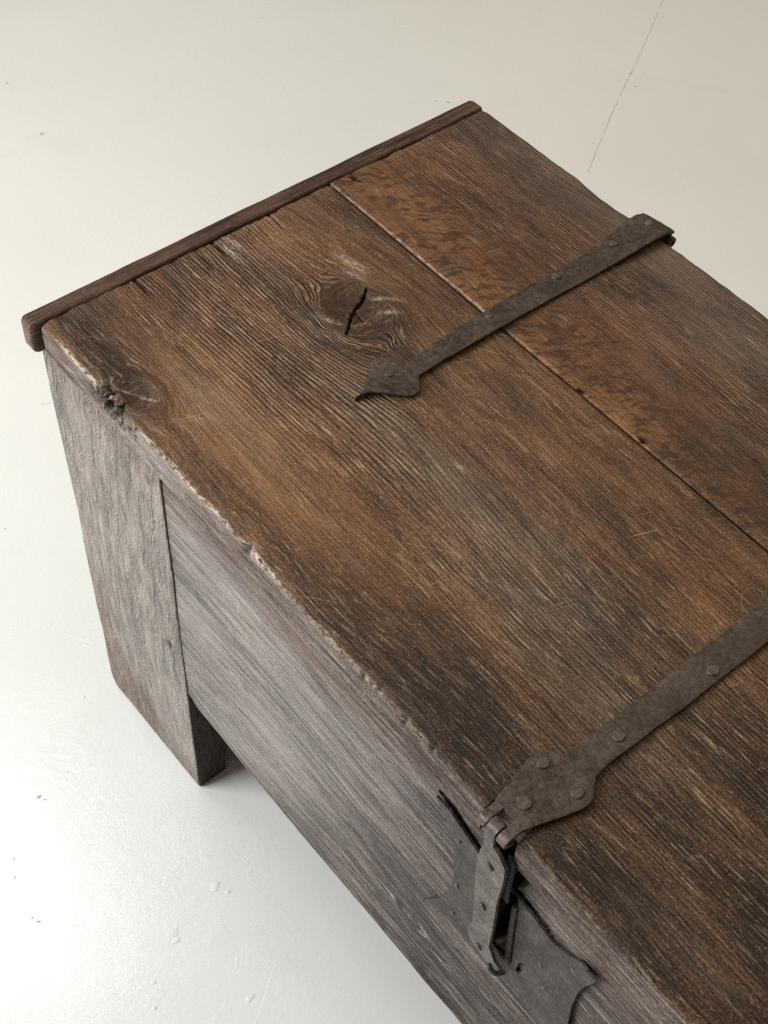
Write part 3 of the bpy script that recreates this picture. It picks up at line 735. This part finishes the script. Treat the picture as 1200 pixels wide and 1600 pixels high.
def strap(name, left, right, y0, y1, zoff, th, mat, label, seed, step=0.002, nx=9):
    """flat bar along y with outline tables left/right (y -> x) and height zoff(y, s) over the lid"""
    Y = lines(y0, y1, step, ((y0, y0 + 0.06, 0.001),))
    xl = interp(left, Y); xr = interp(right, Y)
    xl = xl + 0.0005 * fbm(Y * 60, 0 * Y, 0, seed); xr = xr + 0.0005 * fbm(Y * 55, 0 * Y, 0, seed + 1)
    s = np.linspace(0, 1, nx)
    V = []; ny = len(Y)
    X = xl[:, None] + (xr - xl)[:, None] * s[None]
    YY = np.repeat(Y[:, None], nx, 1)
    Z = H + zoff(YY, s[None]) + 0.0004 * fbm(X * 120, YY * 90, 0, seed + 3)
    edge = 0.0008 * (np.abs(s[None] * 2 - 1) ** 8)
    top = np.stack([X, YY, Z + th - edge], -1).reshape(-1, 3); bot = np.stack([X, YY, Z], -1).reshape(-1, 3)
    V = np.concatenate([top, bot]); off = ny * nx; F = []
    for i in range(ny - 1):
        for j in range(nx - 1):
            k = i * nx + j
            F.append((k, k + 1, k + nx + 1, k + nx)); F.append((off + k, off + k + nx, off + k + nx + 1, off + k + 1))
        k = i * nx; F.append((k, k + nx, off + k + nx, off + k)); k = i * nx + nx - 1; F.append((k, off + k, off + k + nx, k + nx))
    for j in range(nx - 1):
        F.append((j, off + j, off + j + 1, j + 1)); k = (ny - 1) * nx + j; F.append((k, k + 1, off + k + 1, off + k))
    me = bpy.data.meshes.new(name); me.from_pydata(V.tolist(), [], F)
    bm = bmesh.new(); bm.from_mesh(me); bmesh.ops.recalc_face_normals(bm, faces=bm.faces); bm.to_mesh(me); bm.free()
    finish(me, angle=50)
    o = link(name, me, mat, chest); o['label'] = label
    return o

def tube(name, p0, p1, r, mat, parent, seg=20, hollow=0.45, bulge=0.0):
    p0, p1 = Vector(p0), Vector(p1); d = (p1 - p0); L = d.length; d.normalize()
    a = d.orthogonal().normalized(); b = d.cross(a)
    rings = []; prof = [(0, r * hollow, 0.35), (0, r * hollow, 0), (0, r * 0.86, 0), (0.06, r, 0), (0.5, r * (1 + bulge), 0), (0.94, r, 0), (1, r * 0.86, 0), (1, r * hollow, 0), (1, r * hollow, -0.35)]
    V, F = [], []
    for t, rr, dd in prof:
        c = p0 + d * (L * (t + dd))
        for i in range(seg):
            th = 2 * math.pi * i / seg; V.append(c + (a * math.cos(th) + b * math.sin(th)) * rr)
    for k in range(len(prof) - 1):
        for i in range(seg):
            j = (i + 1) % seg; F.append((k * seg + i, k * seg + j, (k + 1) * seg + j, (k + 1) * seg + i))
    F.append(list(range(seg))[::-1]); F.append(list(range((len(prof) - 1) * seg, len(prof) * seg)))
    me = bpy.data.meshes.new(name); me.from_pydata([tuple(v) for v in V], [], F)
    bm = bmesh.new(); bm.from_mesh(me); bmesh.ops.recalc_face_normals(bm, faces=bm.faces); bm.to_mesh(me); bm.free()
    finish(me, angle=50)
    return link(name, me, mat, parent)

def rivet(loc, r, h, normal, parent, slot=False, name='rivet', mat=None, squash=1.0):
    seg = 14; rnd = random.Random(int(loc[0] * 1e5) + int(loc[1] * 1e4) + int(loc[2] * 1e4))
    V, F = [], []; prof = [(1.0, -0.3), (1.0, 0.50), (0.90, 0.88), (0.55, 0.98)]
    wob = [1 + rnd.uniform(-0.1, 0.1) for _ in range(seg)]
    for rr, hh in prof:
        for i in range(seg):
            t = 2 * math.pi * i / seg; V.append((rr * r * wob[i] * math.cos(t), rr * r * wob[i] * math.sin(t) * squash, hh * h))
    V.append((0, 0, h))
    for k in range(len(prof) - 1):
        for i in range(seg):
            j = (i + 1) % seg; F.append((k * seg + i, k * seg + j, (k + 1) * seg + j, (k + 1) * seg + i))
    c = len(V) - 1; k = (len(prof) - 1) * seg
    for i in range(seg): F.append((k + i, k + (i + 1) % seg, c))
    q = Vector((0, 0, 1)).rotation_difference(Vector(normal)); a0 = rnd.uniform(0, 3)
    Rm = q.to_matrix() @ Matrix.Rotation(a0, 3, 'Z')
    V = [tuple(Rm @ Vector(v) + Vector(loc)) for v in V]
    me = bpy.data.meshes.new(name); me.from_pydata(V, [], F); finish(me, angle=40)
    o = link(name, me, mat or M_RIVET, parent)
    return o

# --- hinge with the heart-shaped end
SL = [(0.155, .2275), (0.160, .2265), (0.168, .2235), (0.175, .2185), (0.182, .2125), (0.188, .2055), (0.194, .2030), (0.200, .2040), (0.206, .2085), (0.210, .2150), (0.2125, .2215), (0.218, .2222), (0.24, .2195), (0.28, .2170), (0.34, .2162), (0.42, .2150), (0.47, .2110), (0.49, .2070), (0.512, .2060)]
SR = [(0.155, .2285), (0.160, .2290), (0.168, .2310), (0.175, .2365), (0.182, .2440), (0.188, .2500), (0.194, .2535), (0.200, .2530), (0.205, .2500), (0.209, .2440), (0.2125, .2395), (0.218, .2390), (0.24, .2385), (0.28, .2388), (0.34, .2392), (0.42, .2405), (0.47, .2430), (0.512, .2450)]
def z1(y, s):
    z = 0.0012 + 0.0016 * np.sin((y - 0.155) * 11) ** 2
    z = z + 0.0035 * sstep(0.20, 0.17, y) * sstep(0.3, 1.0, s) - 0.0012 * sstep(0.165, 0.155, y)
    z = z + 0.0065 * sstep(0.40, 0.50, y) * (0.30 + 0.70 * s) - 0.004 * sstep(0.500, 0.512, y)
    return z
st1 = strap('strap_hinge', SL, SR, 0.155, 0.512, z1, 0.0030, M_IRON, 'iron strap hinge ending in a heart-shaped leaf', 90)
for (x, y) in ((.224, .194), (.223, .305), (.222, .385), (.223, .455), (.2245, .499)):
    z = H + float(z1(np.array(y), np.array(0.5))) + 0.0028
    rivet((x, y, z), 0.0038, 0.0014, (0, 0, 1), st1)
tube('hinge_knuckle', (0.2250, 0.5095, H - 0.0010), (0.2410, 0.5095, H - 0.0010), 0.0068, M_IRON, st1)
tube('hinge_knuckle', (0.2415, 0.5085, H - 0.0035), (0.2480, 0.5085, H - 0.0035), 0.0055, M_IRON, st1)

# --- central hinge that carries the hasp
CL = [(-0.006, .5620), (0.008, .5600), (0.025, .5563), (0.040, .5525), (0.047, .5522), (0.054, .5542), (0.060, .5585), (0.0645, .5640), (0.068, .5655), (0.083, .5655), (0.164, .5650), (0.274, .5640), (0.50, .5630)]
CR = [(-0.006, .5870), (0.004, .5880), (0.018, .5920), (0.033, .5975), (0.045, .6010), (0.053, .6010), (0.059, .5985), (0.064, .5935), (0.070, .5892), (0.083, .5880), (0.164, .5895), (0.274, .5900), (0.50, .5910)]
def z2(y, s):
    return 0.0010 + 0.0010 * np.sin(y * 13 + 0.6) ** 2 + 0.0012 * sstep(0.012, -0.004, y) * 0 + 0.0012 * s * sstep(0.08, 0.03, y) + 0.005 * sstep(0.43, 0.50, y)
st2 = strap('strap_hinge', CL, CR, 0.0065, 0.508, z2, 0.0030, M_IRON, 'iron strap hinge with waisted shoulder at the hasp', 95)
for (x, y, sl) in ((.561, .048, 0), (.591, .051, 1), (.574, .019, 2), (.578, .103, 0), (.582, .193, 0), (.577, .30, 0), (.577, .41, 0)):
    z = H + float(z2(np.array(y), np.array(0.5))) + 0.0028
    rv = rivet((x, y, z), 0.0046 if sl != 2 else 0.0056, 0.0018, (0, 0, 1), st2)
    if sl == 1:     # slotted screw head: a dark cut across
        bm = bmesh.new(); bmesh.ops.create_cube(bm, size=1.0)
        bmesh.ops.scale(bm, vec=(0.0078, 0.0010, 0.0005), verts=bm.verts)
        bmesh.ops.rotate(bm, cent=(0, 0, 0), matrix=Matrix.Rotation(0.5, 3, 'Z'), verts=bm.verts)
        bmesh.ops.translate(bm, vec=(x, y, z + 0.00135), verts=bm.verts)
        me = bpy.data.meshes.new('screw_slot'); bm.to_mesh(me); bm.free(); link('screw_slot', me, M_HOLE, st2)
# two prongs rolled round the hinge pin, and the hasp's own eye between them
KY, KZ, KR = -0.0045, H - 0.0015, 0.0058
def rolled(name, x0, x1, parent, mat, back_y, a0=95, a1=-150):
    """tongue of plate coming forward off the lid and rolled down round the pin"""
    path = []
    for yy in np.linspace(back_y, KY + 0.0006, 5): path.append((yy, KZ + KR + (H + 0.0042 - KZ - KR) * max(0, (yy - KY) / (back_y - KY))))
    for k in range(1, 13):
        t = math.radians(90 + (a0 - 95) + k * 200 / 12); path.append((KY + KR * math.cos(t), KZ + KR * math.sin(t)))
    V, F = [], []; th = 0.0028
    for k, (py, pz) in enumerate(path):
        q0 = path[max(0, k - 1)]; q1 = path[min(len(path) - 1, k + 1)]
        ty, tz = q1[0] - q0[0], q1[1] - q0[1]; l = math.hypot(ty, tz); ny, nz = tz / l, -ty / l
        if k < 5 and nz < 0: ny, nz = -ny, -nz
        # inward offset
        iy, iz = (KY - py, KZ - pz); l2 = math.hypot(iy, iz) or 1
        if k >= 5: iy, iz = iy / l2 * th, iz / l2 * th
        else: iy, iz = 0, -th
        for (dy, dz, xx) in ((0, 0, x0 + 0.0005), (0, 0, x1 - 0.0005), (iy * 0.25, iz * 0.25, x1), (iy, iz, x1), (iy, iz, x0), (iy * 0.25, iz * 0.25, x0)):
            V.append((xx, py + dy, pz + dz))
    m = 6
    for k in range(len(path) - 1):
        for j in range(m): F.append((k * m + j, k * m + (j + 1) % m, (k + 1) * m + (j + 1) % m, (k + 1) * m + j))
    F.append(tuple(range(m))); F.append(tuple(range((len(path) - 1) * m, len(path) * m))[::-1])
    me = bpy.data.meshes.new(name); me.from_pydata(V, [], F)
    bm = bmesh.new(); bm.from_mesh(me); bmesh.ops.recalc_face_normals(bm, faces=bm.faces); bm.to_mesh(me); bm.free(); finish(me, angle=50)
    return link(name, me, mat, parent)
rolled('hinge_knuckle', 0.5612, 0.5688, st2, M_RIVET, 0.0075)
rolled('hinge_knuckle', 0.5795, 0.5880, st2, M_RIVET, 0.0075)
tube('hinge_pin', (0.5600, KY, KZ), (0.5892, KY, KZ), 0.0024, M_HOLE, st2, hollow=0.2)

def plate(name, outline, holes, y, th, mat, parent, bend=None, seed=0, sub=0.004):
    """sheet in the x-z plane with its face at y, cut to an outline with openings"""
    bm = bmesh.new(); alle = []
    def dens(pts, closed=True):
        out = []; n = len(pts)
        for i in range(n):
            a, b = pts[i], pts[(i + 1) % n]; L = math.hypot(b[0] - a[0], b[1] - a[1]); k = max(1, int(L / sub))
            for j in range(k): out.append((a[0] + (b[0] - a[0]) * j / k, a[1] + (b[1] - a[1]) * j / k))
        return out
    for lp in [outline] + holes:
        lp = dens(lp)
        vs_ = [bm.verts.new((p[0], 0, p[1])) for p in lp]
        alle += [bm.edges.new((vs_[i], vs_[(i + 1) % len(vs_)])) for i in range(len(vs_))]
    bmesh.ops.triangle_fill(bm, edges=alle, use_beauty=True)
    for f in bm.faces:
        if f.normal.y > 0: f.normal_flip()
    r = bmesh.ops.extrude_face_region(bm, geom=list(bm.faces))
    top = [v for v in r['geom'] if isinstance(v, bmesh.types.BMVert)]
    tops = set(top)
    for v in bm.verts:
        x, z = v.co.x, v.co.z
        yy = y + (bend(x, z) if bend else 0) + 0.0005 * float(fbm(np.array(x * 90), np.array(z * 90), 0, seed))
        v.co.x += 0.0004 * float(fbm(np.array(x * 220), np.array(z * 220), 0, seed + 1))
        v.co.z += 0.0004 * float(fbm(np.array(x * 220), np.array(z * 220), 3, seed + 2))
        v.co.y = yy - (th if v in tops else 0)
    bmesh.ops.recalc_face_normals(bm, faces=bm.faces)
    me = bpy.data.meshes.new(name); bm.to_mesh(me); bm.free(); finish(me, angle=35)
    return link(name, me, mat, parent)

HOLE = [(0.5815, 0.411), (0.5815, 0.5225), (0.5985, 0.5235), (0.6015, 0.510), (0.6085, 0.4235), (0.604, 0.414)]
KEY = [(0.6145, 0.4335), (0.6160, 0.4385), (0.6185, 0.4400), (0.6205, 0.4375), (0.6195, 0.4335), (0.6180, 0.4200), (0.6150, 0.4170), (0.6135, 0.4200)]
PL = [(0.512, 0.5430), (0.525, 0.5415), (0.540, 0.5330), (0.557, 0.5240), (0.575, 0.5205), (0.578, 0.5245), (0.600, 0.5235), (0.617, 0.5200), (0.634, 0.5145), (0.648, 0.5215), (0.659, 0.5300),
      (0.6765, 0.5420), (0.6740, 0.5280), (0.6690, 0.5080), (0.6660, 0.4880), (0.6655, 0.4610), (0.6680, 0.4340), (0.672, 0.410), (0.680, 0.3850), (0.688, 0.3600),
      (0.672, 0.3680), (0.655, 0.3740), (0.635, 0.3760), (0.6235, 0.3800), (0.6215, 0.3930), (0.612, 0.3850), (0.600, 0.3800), (0.585, 0.3790), (0.565, 0.3800), (0.550, 0.3785), (0.535, 0.3740), (0.5130, 0.3600),
      (0.526, 0.3850), (0.536, 0.4150), (0.5395, 0.4500), (0.5380, 0.4700), (0.533, 0.4980), (0.525, 0.5200)]
def bendp(x, z):
    # horns lift a little from the wood
    return -0.0040 * math.exp(-((x - 0.6765) / 0.012) ** 2 - ((z - 0.542) / 0.016) ** 2) - 0.0018 * math.exp(-((x - 0.67) / 0.006) ** 2) \
           - 0.0015 * math.exp(-((x - 0.512) / 0.02) ** 2 - ((z - 0.543) / 0.02) ** 2)
lock = plate('lock_plate', PL, [HOLE, KEY], YF - 0.0008, 0.0022, M_IRONF, chest, bendp, 120)
lock['label'] = 'horned iron lock plate let into the front board'
for (x, z) in ((.537, .512), (.544, .445), (.545, .395), (.657, .510), (.640, .440), (.632, .468)):
    rivet((x, YF - 0.0030 + bendp(x, z), z), 0.0034 if x < .65 else 0.0038, 0.0012, (0, -1, 0), lock, squash=0.7)
# sides of the lock mortise: a bright-edged bar standing in the opening
def box_obj(name, pts_xz, y0, y1, mat, parent):
    bm = bmesh.new(); vf = [bm.verts.new((x, y0, z)) for x, z in pts_xz]; vb = [bm.verts.new((x, y1, z)) for x, z in pts_xz]
    n = len(vf); bm.faces.new(vf); bm.faces.new(vb[::-1])
    for i in range(n): bm.faces.new((vf[i], vb[i], vb[(i + 1) % n], vf[(i + 1) % n]))
    bmesh.ops.recalc_face_normals(bm, faces=bm.faces)
    bmesh.ops.bevel(bm, geom=list(bm.edges), offset=0.0004, segments=2, affect='EDGES')
    me = bpy.data.meshes.new(name); bm.to_mesh(me); bm.free(); finish(me, angle=35)
    return link(name, me, mat, parent)
box_obj('lock_bar', [(0.5965, 0.510), (0.6010, 0.512), (0.6075, 0.418), (0.6025, 0.414)], YF - 0.0050, YF + 0.010, M_IRONF, lock)
plate('keyhole_dark', [(p[0] + (0.001 if p[0] < .616 else -0.0006), p[1]) for p in KEY], [], YF + 0.003, 0.0006, M_HOLE, lock, None, 131, 0.002)  # dark sheet added behind the keyhole for the shade inside it

# --- hasp hanging from the pin, a little askew
HO = [(0.5690, 0.5985), (0.5702, 0.5840), (0.5675, 0.5580), (0.5700, 0.5300), (0.5740, 0.5020), (0.5772, 0.4640), (0.5725, 0.4450), (0.5735, 0.4420), (0.5790, 0.4290), (0.5845, 0.4190), (0.5880, 0.4100), (0.5930, 0.4060),
      (0.5965, 0.4120), (0.6010, 0.4150), (0.6060, 0.4190), (0.6050, 0.4260), (0.6010, 0.4370), (0.5955, 0.4510), (0.5950, 0.4860), (0.5930, 0.5280), (0.5935, 0.5600), (0.5925, 0.5790), (0.5860, 0.5900), (0.5790, 0.5920), (0.5788, 0.5985)]
def bendh(x, z):
    return -0.0010 * math.sin((z - 0.4) * 18) + 0.006 * float(sstep(0.44, 0.405, z)) - 0.0012 * math.cos((x - 0.583) * 140)
hasp = plate('hasp', HO, [], -0.0065, 0.0030, M_HASP, chest, bendh, 140, 0.003)
hasp['label'] = 'hammered iron hasp hanging from the central hinge over the lock plate'
for (x, z, r) in ((.580, .565, .0036), (.583, .504, .0034), (.587, .436, .0034)):
    rivet((x, -0.0093 + bendh(x, z), z), r, 0.0011, (0, -1, 0), hasp, squash=0.75)
# eye of the hasp round the pin, and its folded-back side strap
def hasp_eye():
    x0, x1 = 0.5692, 0.5790; V, F = [], []; path = []
    for k in range(0, 15):
        t = math.radians(30 + k * 165 / 14); path.append((KY + 0.0064 * math.cos(t), KZ + 0.0002 + 0.0064 * math.sin(t)))
    path.append((KY - 0.0058, KZ - 0.007)); path.append((-0.0098, KZ - 0.0125))
    th = 0.003
    for k, (py, pz) in enumerate(path):
        iy, iz = KY - py, KZ - pz; l = math.hypot(iy, iz); iy, iz = iy / l * th, iz / l * th
        for (f, xx) in ((0, x0 + .0005), (0, x1 - .0005), (.25, x1), (1, x1), (1, x0), (.25, x0)): V.append((xx, py + iy * f, pz + iz * f))
    m = 6
    for k in range(len(path) - 1):
        for j in range(m): F.append((k * m + j, k * m + (j + 1) % m, (k + 1) * m + (j + 1) % m, (k + 1) * m + j))
    F.append(tuple(range(m))); F.append(tuple(range((len(path) - 1) * m, len(path) * m))[::-1])
    me = bpy.data.meshes.new('hasp_eye'); me.from_pydata(V, [], F)
    bm = bmesh.new(); bm.from_mesh(me); bmesh.ops.recalc_face_normals(bm, faces=bm.faces); bm.to_mesh(me); bm.free(); finish(me, angle=50)
    link('hasp_eye', me, M_RIVET, hasp)
hasp_eye()
plate('back_leaf', [(0.5880, 0.5860), (0.5945, 0.5800), (0.5955, 0.5450), (0.5965, 0.5230), (0.5900, 0.5270), (0.5870, 0.5300)], [], -0.0015, 0.0022, M_IRONF, hasp, None, 150, 0.003)
# staple loop below the hasp's toe
def loop(name, pts, r, mat, parent, seg=8):
    V, F = [], []; n = len(pts)
    for k, p in enumerate(pts):
        p = Vector(p); d = (Vector(pts[min(n - 1, k + 1)]) - Vector(pts[max(0, k - 1)])).normalized()
        a = d.cross(Vector((0.3, 0.2, 0.93))).normalized(); b = d.cross(a)
        for i in range(seg):
            t = 2 * math.pi * i / seg; V.append(tuple(p + (a * math.cos(t) + b * math.sin(t)) * r))
    for k in range(n - 1):
        for i in range(seg):
            j = (i + 1) % seg; F.append((k * seg + i, k * seg + j, (k + 1) * seg + j, (k + 1) * seg + i))
    F.append(tuple(range(seg))[::-1]); F.append(tuple(range((n - 1) * seg, n * seg)))
    me = bpy.data.meshes.new(name); me.from_pydata(V, [], F); finish(me, angle=60)
    return link(name, me, mat, parent)
pts = []
for k in range(13):
    t = math.pi * k / 12
    pts.append((0.5975 + 0.0065 * math.cos(t), YF - 0.002 - 0.009 * math.sin(t), 0.398 - 0.004 * math.cos(t)))
loop('staple', pts, 0.0022, M_IRONF, lock)

# ------------------------------------------------------------------ a curl of fibre on the lid
def fibre():
    P = []
    for k in range(30):
        t = k / 29 * 5.2
        P.append((0.556 + 0.010 * math.cos(t + 1.0) + 0.002 * t, 0.262 + 0.011 * math.sin(t + 1.0), H + 0.0015 + 0.002 * abs(math.sin(t))))
    o = loop('fibre', P, 0.00013, flat_mat('fibre_grey', (0.26, 0.24, 0.22), 0.7), None, 5)
    o['label'] = 'thin pale curled fibre lying on the lid beside the central strap'; o['category'] = 'fibre'
fibre()
